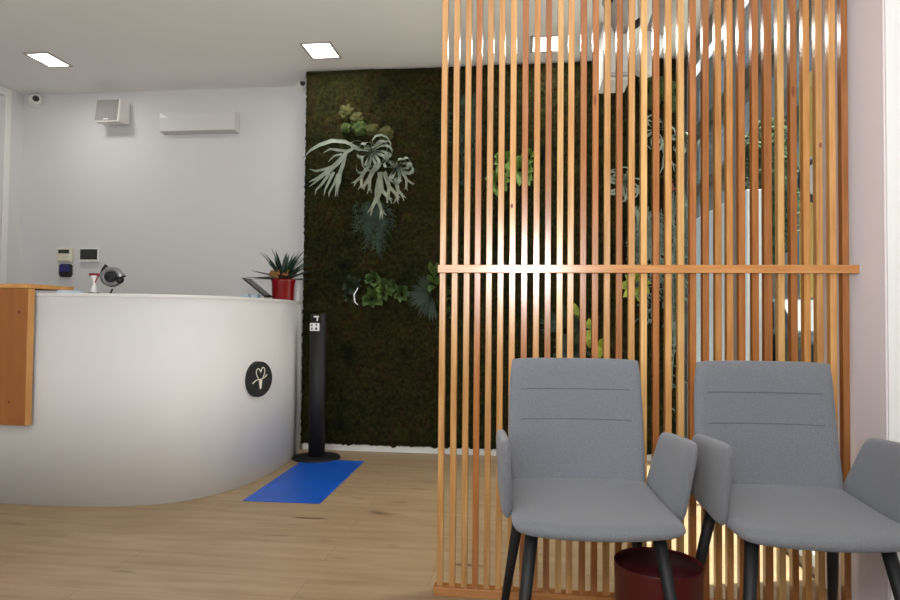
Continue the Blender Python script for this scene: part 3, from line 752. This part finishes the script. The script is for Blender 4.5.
MB().add([(-hx, -.075, -hz+.012), (hx-.012, -.075, -hz+.012), (hx, 0, -hz), (-hx, 0, -hz), (-hx, -.075, hz), (hx-.012, -.075, hz), (hx, 0, hz), (-hx, 0, hz)],
         [(0, 3, 2, 1), (4, 5, 6, 7), (0, 1, 5, 4), (1, 2, 6, 5), (2, 3, 7, 6), (3, 0, 4, 7)]).build('housing', 'housing', el, bevel=.003)
MB().add([(-hx+.004, -.078, hz-.003), (-hx+.004, -.078, hz-.045), (-hx+.075, -.078, hz-.045), (-hx+.004, -.0745, hz-.003), (-hx+.004, -.0745, hz-.045), (-hx+.075, -.0745, hz-.045)],
         [(0, 1, 2), (5, 4, 3), (0, 3, 4, 1), (1, 4, 5, 2), (2, 5, 3, 0)]).build('reflector_corner', 'sticker', el)
def camera_dome(px, py, label, r, d):
    p = at(px, py, YB-.06)
    o = thing('security_camera', label, 'camera', (p.x, YB, p.z))
    MB().lathe((0, 0, 0), [(r*1.05, .03), (r*1.05, -.02), (r*.8, -.035), (0, -.035)], 32, axis='y').build('mount', 'white', o, smooth=True)
    o.rotation_euler = (0, 0, math.atan2(-p.x, YB)*.92)
    fixn(MB().blob((0, -.055, -.002), r*.86, 0, 0, n=4).build('ball', 'white', o, smooth=True))
    MB().lathe((0.002, -.055-r*.74, -.004), [(r*.46, 0), (r*.44, -.008), (0, -.008)], 24, axis='y').build('lens', 'black', o)
    return o
camera_dome(31, 99, 'white ball security camera in the ceiling corner by the door', .056, 1)
camera_dome(300, 84, 'white security camera just left of the top of the moss wall', .045, 1)
x0, x1, z0, z1 = wq(57, 248, 71, 262, .03)
kp = thing('alarm_keypad', 'cream wall keypad with a small dark display above the blue reader', 'keypad', ((x0+x1)/2, YB, (z0+z1)/2)); hx, hz = (x1-x0)/2, (z1-z0)/2
MB().box(-hx, hx, -.028, 0, -hz, hz).build('case', 'cream', kp, bevel=.004)
MB().box(-hx+.012, hx-.022, -.031, -.026, hz-.045, hz-.014).build('display', 'lcd', kp)
MB().box(-hx+.008, hx-.018, -.034, -.026, -hz+.01, hz-.062).build('flap', 'cream', kp, bevel=.002)
x0, x1, z0, z1 = wq(59, 264, 70, 277, .03)
rd = thing('time_clock_reader', 'blue and black card reader on the back wall under the cream keypad', 'card reader', ((x0+x1)/2, YB, (z0+z1)/2)); hx, hz = (x1-x0)/2, (z1-z0)/2
MB().prism([(-hx, -hz+.02), (-hx+.015, -hz), (hx-.015, -hz), (hx, -hz+.02), (hx, hz-.01), (hx-.015, hz), (-hx+.015, hz), (-hx, hz-.01)], 0, .03).build('case', 'blackm', rd)
o = rd.children[0]; o.rotation_euler = (PI/2, 0, 0)
MB().box(-hx+.006, hx-.006, -.034, -.029, -.01, hz-.010).build('front_panel', 'blue_pl', rd, bevel=.002)
x0, x1, z0, z1 = wq(79, 248, 98, 262, .03)
ic = thing('intercom_screen', 'wall-mounted screen in a white frame right of the cream keypad', 'screen', ((x0+x1)/2, YB, (z0+z1)/2)); hx, hz = (x1-x0)/2, (z1-z0)/2
MB().box(-hx, hx, -.025, 0, -hz, hz).build('frame', 'white', ic, bevel=.004)
MB().box(-hx+.010, hx-.012, -.028, -.024, -hz+.022, hz-.010).build('display', 'lcd', ic)

# ---------------------------------------------------------------- dispenser and mat
dx, dy_ = -1.458, 4.455
ds = thing('sanitizer_dispenser', 'tall black column dispenser on a round base beside the desk', 'dispenser', (dx, dy_, 0))
fixn(MB().lathe((0, 0, 0), [(0, 0), (.168, 0), (.168, .008), (.161, .014), (0, .018)], 56).build('base_plate', 'black', ds, smooth=False))
col = MB()
poly = []
for k in range(33): a = PI*1.0+PI*k/32*1.0; poly.append((.058*math.cos(a), .055*math.sin(a)+.0))
poly2 = [(.058*math.cos(2*PI*k/40), .055*math.sin(2*PI*k/40)) for k in range(40)]
MB().prism(poly2, .016, .955).build('column', 'black', ds, smooth=False)
for p in ds.children[1].data.polygons: p.use_smooth = abs(p.normal.z) < .5
half = [(x, y) for x, y in [(.058*math.cos(2*PI*k/40), .055*math.sin(2*PI*k/40)) for k in range(41)] if y >= -.001 or x > .030]
MB().prism(half, .955, 1.022).build('head', 'black', ds)
MB().box(-.020, .014, -.050, -.010, .995, 1.006).box(.000, .008, -.046, -.036, .970, .997).build('nozzle', 'sticker', ds, bevel=.002)
MB().box(-.042, .024, -.0600, -.052, .900, .955).build('label_plate', 'sticker', ds)
ic_ = MB()
for cx, cz in ((-.028, .941), (-.028, .915), (.004, .943)): ic_.box(cx-.006, cx+.004, -.0612, -.0600, cz-.006, cz+.003).box(cx-.003, cx+.006, -.0612, -.0600, cz-.001, cz+.006)
ic_.box(-.003, .010, -.0612, -.0600, .908, .925).box(-.036, -.022, -.0612, -.0600, .9265, .929)
ic_.build('label_icons', 'blackm', ds)
bm_ = MB().prism([(-1.507, 3.366), (-1.081, 3.373), (-1.098, 4.40), (-1.555+.03, 4.40)], 0.0005, .004).build('floor_mat', 'blue', bevel=0)
tag(bm_, 'rectangular blue floor marking in front of the black dispenser', 'mat')

# ---------------------------------------------------------------- ceiling devices behind the slats
p = at(614, 60, 4.2)
cb = thing('ceiling_unit', 'white box hanging from the ceiling behind the slats', 'ventilation unit', (.565, 4.25, H))
MB().box(-.085, .085, -.13, .13, -.372, 0).build('housing', 'white', cb, bevel=.006)
MB().box(-.075, .075, -.134, -.129, -.360, -.345).box(-.075, .075, -.134, -.129, -.336, -.33).build('seam_strip', 'lampframe', cb)
cl = thing('spotlight_cluster', 'white and grey swivel spotlights hanging from the ceiling behind the slats', 'lamp', (.62, 3.6, H))
pc_ = cl.location
def rel(px, py, Y): return at(px, py, Y)-pc_
MB().tube([(0, 0, 0), (0, 0, -.03)], .06, 24).build('ceiling_plate', 'white', cl)
for (ax, ay), (bx, by), m_ in (((612, -8), (624, 28), 'lampframe'), ((655, 30), (643, 72), 'white'), ((672, -4), (655, 36), 'lampframe')):
    a, b = rel(ax, ay, 3.6), rel(bx, by, 3.55)
    fixn(MB().tube([a, a.lerp(b, .2), b], [.045, .07, .055], 24).build('lamp_head', m_, cl, smooth=True))
MB().tube([(0, 0, -.02), rel(640, 22, 3.6), rel(652, 42, 3.58)], .012, 8).tube([(0, 0, -.02), rel(615, 5, 3.6)], .012, 8).build('arm', 'white', cl, smooth=True)
for q in ((638, 23), (650, 43), (612, 2)):
    c = rel(q[0], q[1], 3.55); b_ = MB().box(-.028, .028, -.03, .03, -.012, .012); Rm = Matrix.Rotation(math.radians(-35), 4, 'Y'); b_.v = [tuple(Rm @ Vector(v)+c) for v in b_.v]
    b_.build('clamp', 'blackm', cl)

# ---------------------------------------------------------------- outside the side window
struct('pavement', MB().box(XR2+.15, 60, -10, 70, -.12, -.05).box(XR+.1, XR2+.2, 2.7, 70, -.12, -.05), 'street')
bl = thing('street_building', 'long grey building across the street with dark window bands', 'building', (11, 26, -.05))
MB().box(9.0, 13.0, 14.0, 42.0, -.05, 14.0).build('walls', 'facade', bl, off=(11, 26, -.05))
for fl_ in range(4):
    for k in range(9):
        z_ = 2.2+3.0*fl_; y_ = 15+3.0*k
        MB().box(8.94, 9.01, y_, y_+1.5, z_, z_+1.7).build('window', 'lcd', bl, off=(11, 26, -.05))
    MB().box(8.4, 9.0, 14.2, 41.8, 1.7+3.0*fl_, 1.85+3.0*fl_).build('balcony', 'facade', bl, off=(11, 26, -.05))
yb = thing('yellow_building', 'yellow building with shutters at the street end', 'building', (6.6, 14.5, -.05)); off = (6.6, 14.5, -.05)
MB().box(6.1, 7.6, 13.6, 15.2, -.05, 6.4).build('walls', 'facade2', yb, off=off)
for k in range(12): MB().box(6.2, 6.7, 13.56, 13.6, 4.0+k*.14, 4.08+k*.14).build('shutter_slat', 'lcd', yb, off=off)
gw = MB().box(2.42, 2.62, 7.4, 9.6, -.05, 2.45).build('garden_wall', 'white_render', bevel=.01); tag(gw, 'white rendered garden wall outside the window', 'wall')
def foliage(name, label, cat, c, r, sc, m, seed, n, ls, trunk=None):
    rr = random.Random(seed); o = thing(name, label, cat, (c[0], c[1], -.05)); off = tuple(o.location); mb = MB()
    for k in range(n):
        d = Vector((rr.gauss(0, 1), rr.gauss(0, 1), rr.gauss(0, 1))).normalized()*rr.uniform(.55, 1)**.5
        p = Vector((c[0]+d.x*r*sc[0], c[1]+d.y*r*sc[1], c[2]+d.z*r*sc[2])); a = Vector((rr.gauss(0, 1), rr.gauss(0, 1), rr.gauss(0, 1))).normalized(); b = a.orthogonal().normalized()
        mb.add([p-a*ls, p+b*ls*.4, p+a*ls, p-b*ls*.4], [(0, 1, 2, 3)])
    mb.blob(c, r*.62, seed, .3, sc, 2, 3)
    mb.build('foliage', m, o, off=off)
    if trunk: MB().tube([(c[0], c[1], -.05), (c[0]+.05, c[1], c[2])], [.12, .07], 10).build('trunk', 'bark', o, off=off, smooth=True)
    return o
foliage('street_tree', 'dark green street tree outside the window', 'tree', (4.45, 12.5, 3.4), .55, (1, 1, 2.6), 'tree', 3, 1600, .10, True)
foliage('hedge', 'light green hedge outside the window by the wall stub', 'hedge', (5.6, 11.0, .9), .75, (.8, 1.2, 1.3), 'hedge', 5, 1800, .05, True)
pst = thing('street_sign', 'round black street sign on a post outside the window', 'street sign', (2.45, 5.6, -.05)); 
rg = MB(); rg.tube([(.19*math.cos(2*PI*k/32), 0, 2.22+.19*math.sin(2*PI*k/32)) for k in range(33)], .028, 8, cap=False); rg.build('ring', 'blackm', pst, smooth=True)
MB().lathe((0, 0, 2.22), [(0, .01), (.175, .01), (.175, -.01), (0, -.01)], 32, axis='y').build('face', 'lampframe', pst)
MB().tube([(0, .03, 0), (0, .03, 2.1)], .025, 10).build('post', 'blackm', pst)
cr = thing('parked_car', 'black parked car outside the window', 'car', (3.3, 6.9, -.05)); off = (3.3, 6.9, 0)
side = [(0, .35), (0, .75), (.15, .9), (.75, .98), (1.2, 1.36), (2.6, 1.40), (3.4, 1.0), (3.9, .9), (4.0, .6), (4.0, .35)]
vs = [(2.72, 6.2+y, z-.05) for y, z in side]+[(4.3, 6.2+y, z-.05) for y, z in side]; n = len(side)
fixn(MB().add(vs, [tuple(range(n)), tuple(range(2*n-1, n-1, -1))]+[(i, i+n, (i+1) % n+n, (i+1) % n) for i in range(n)]).build('body', 'carblack', cr, off=off, bevel=.04))
for wx in (2.70, 4.12):
    for wy in (6.95, 9.4):
        o = MB().lathe((0, 0, 0), [(0, 0), (.3, 0), (.3, .2), (0, .2)], 24).build('wheel', 'rubber', cr); o.rotation_euler = (0, PI/2, 0); o.location = (wx-3.3, wy-6.9, .30)
for y0, y1 in ((1.30, 1.95), (2.02, 2.65)): MB().box(2.705, 2.735, 6.2+y0, 6.2+y1, .96, 1.26).build('side_window', 'lcd', cr, off=off)
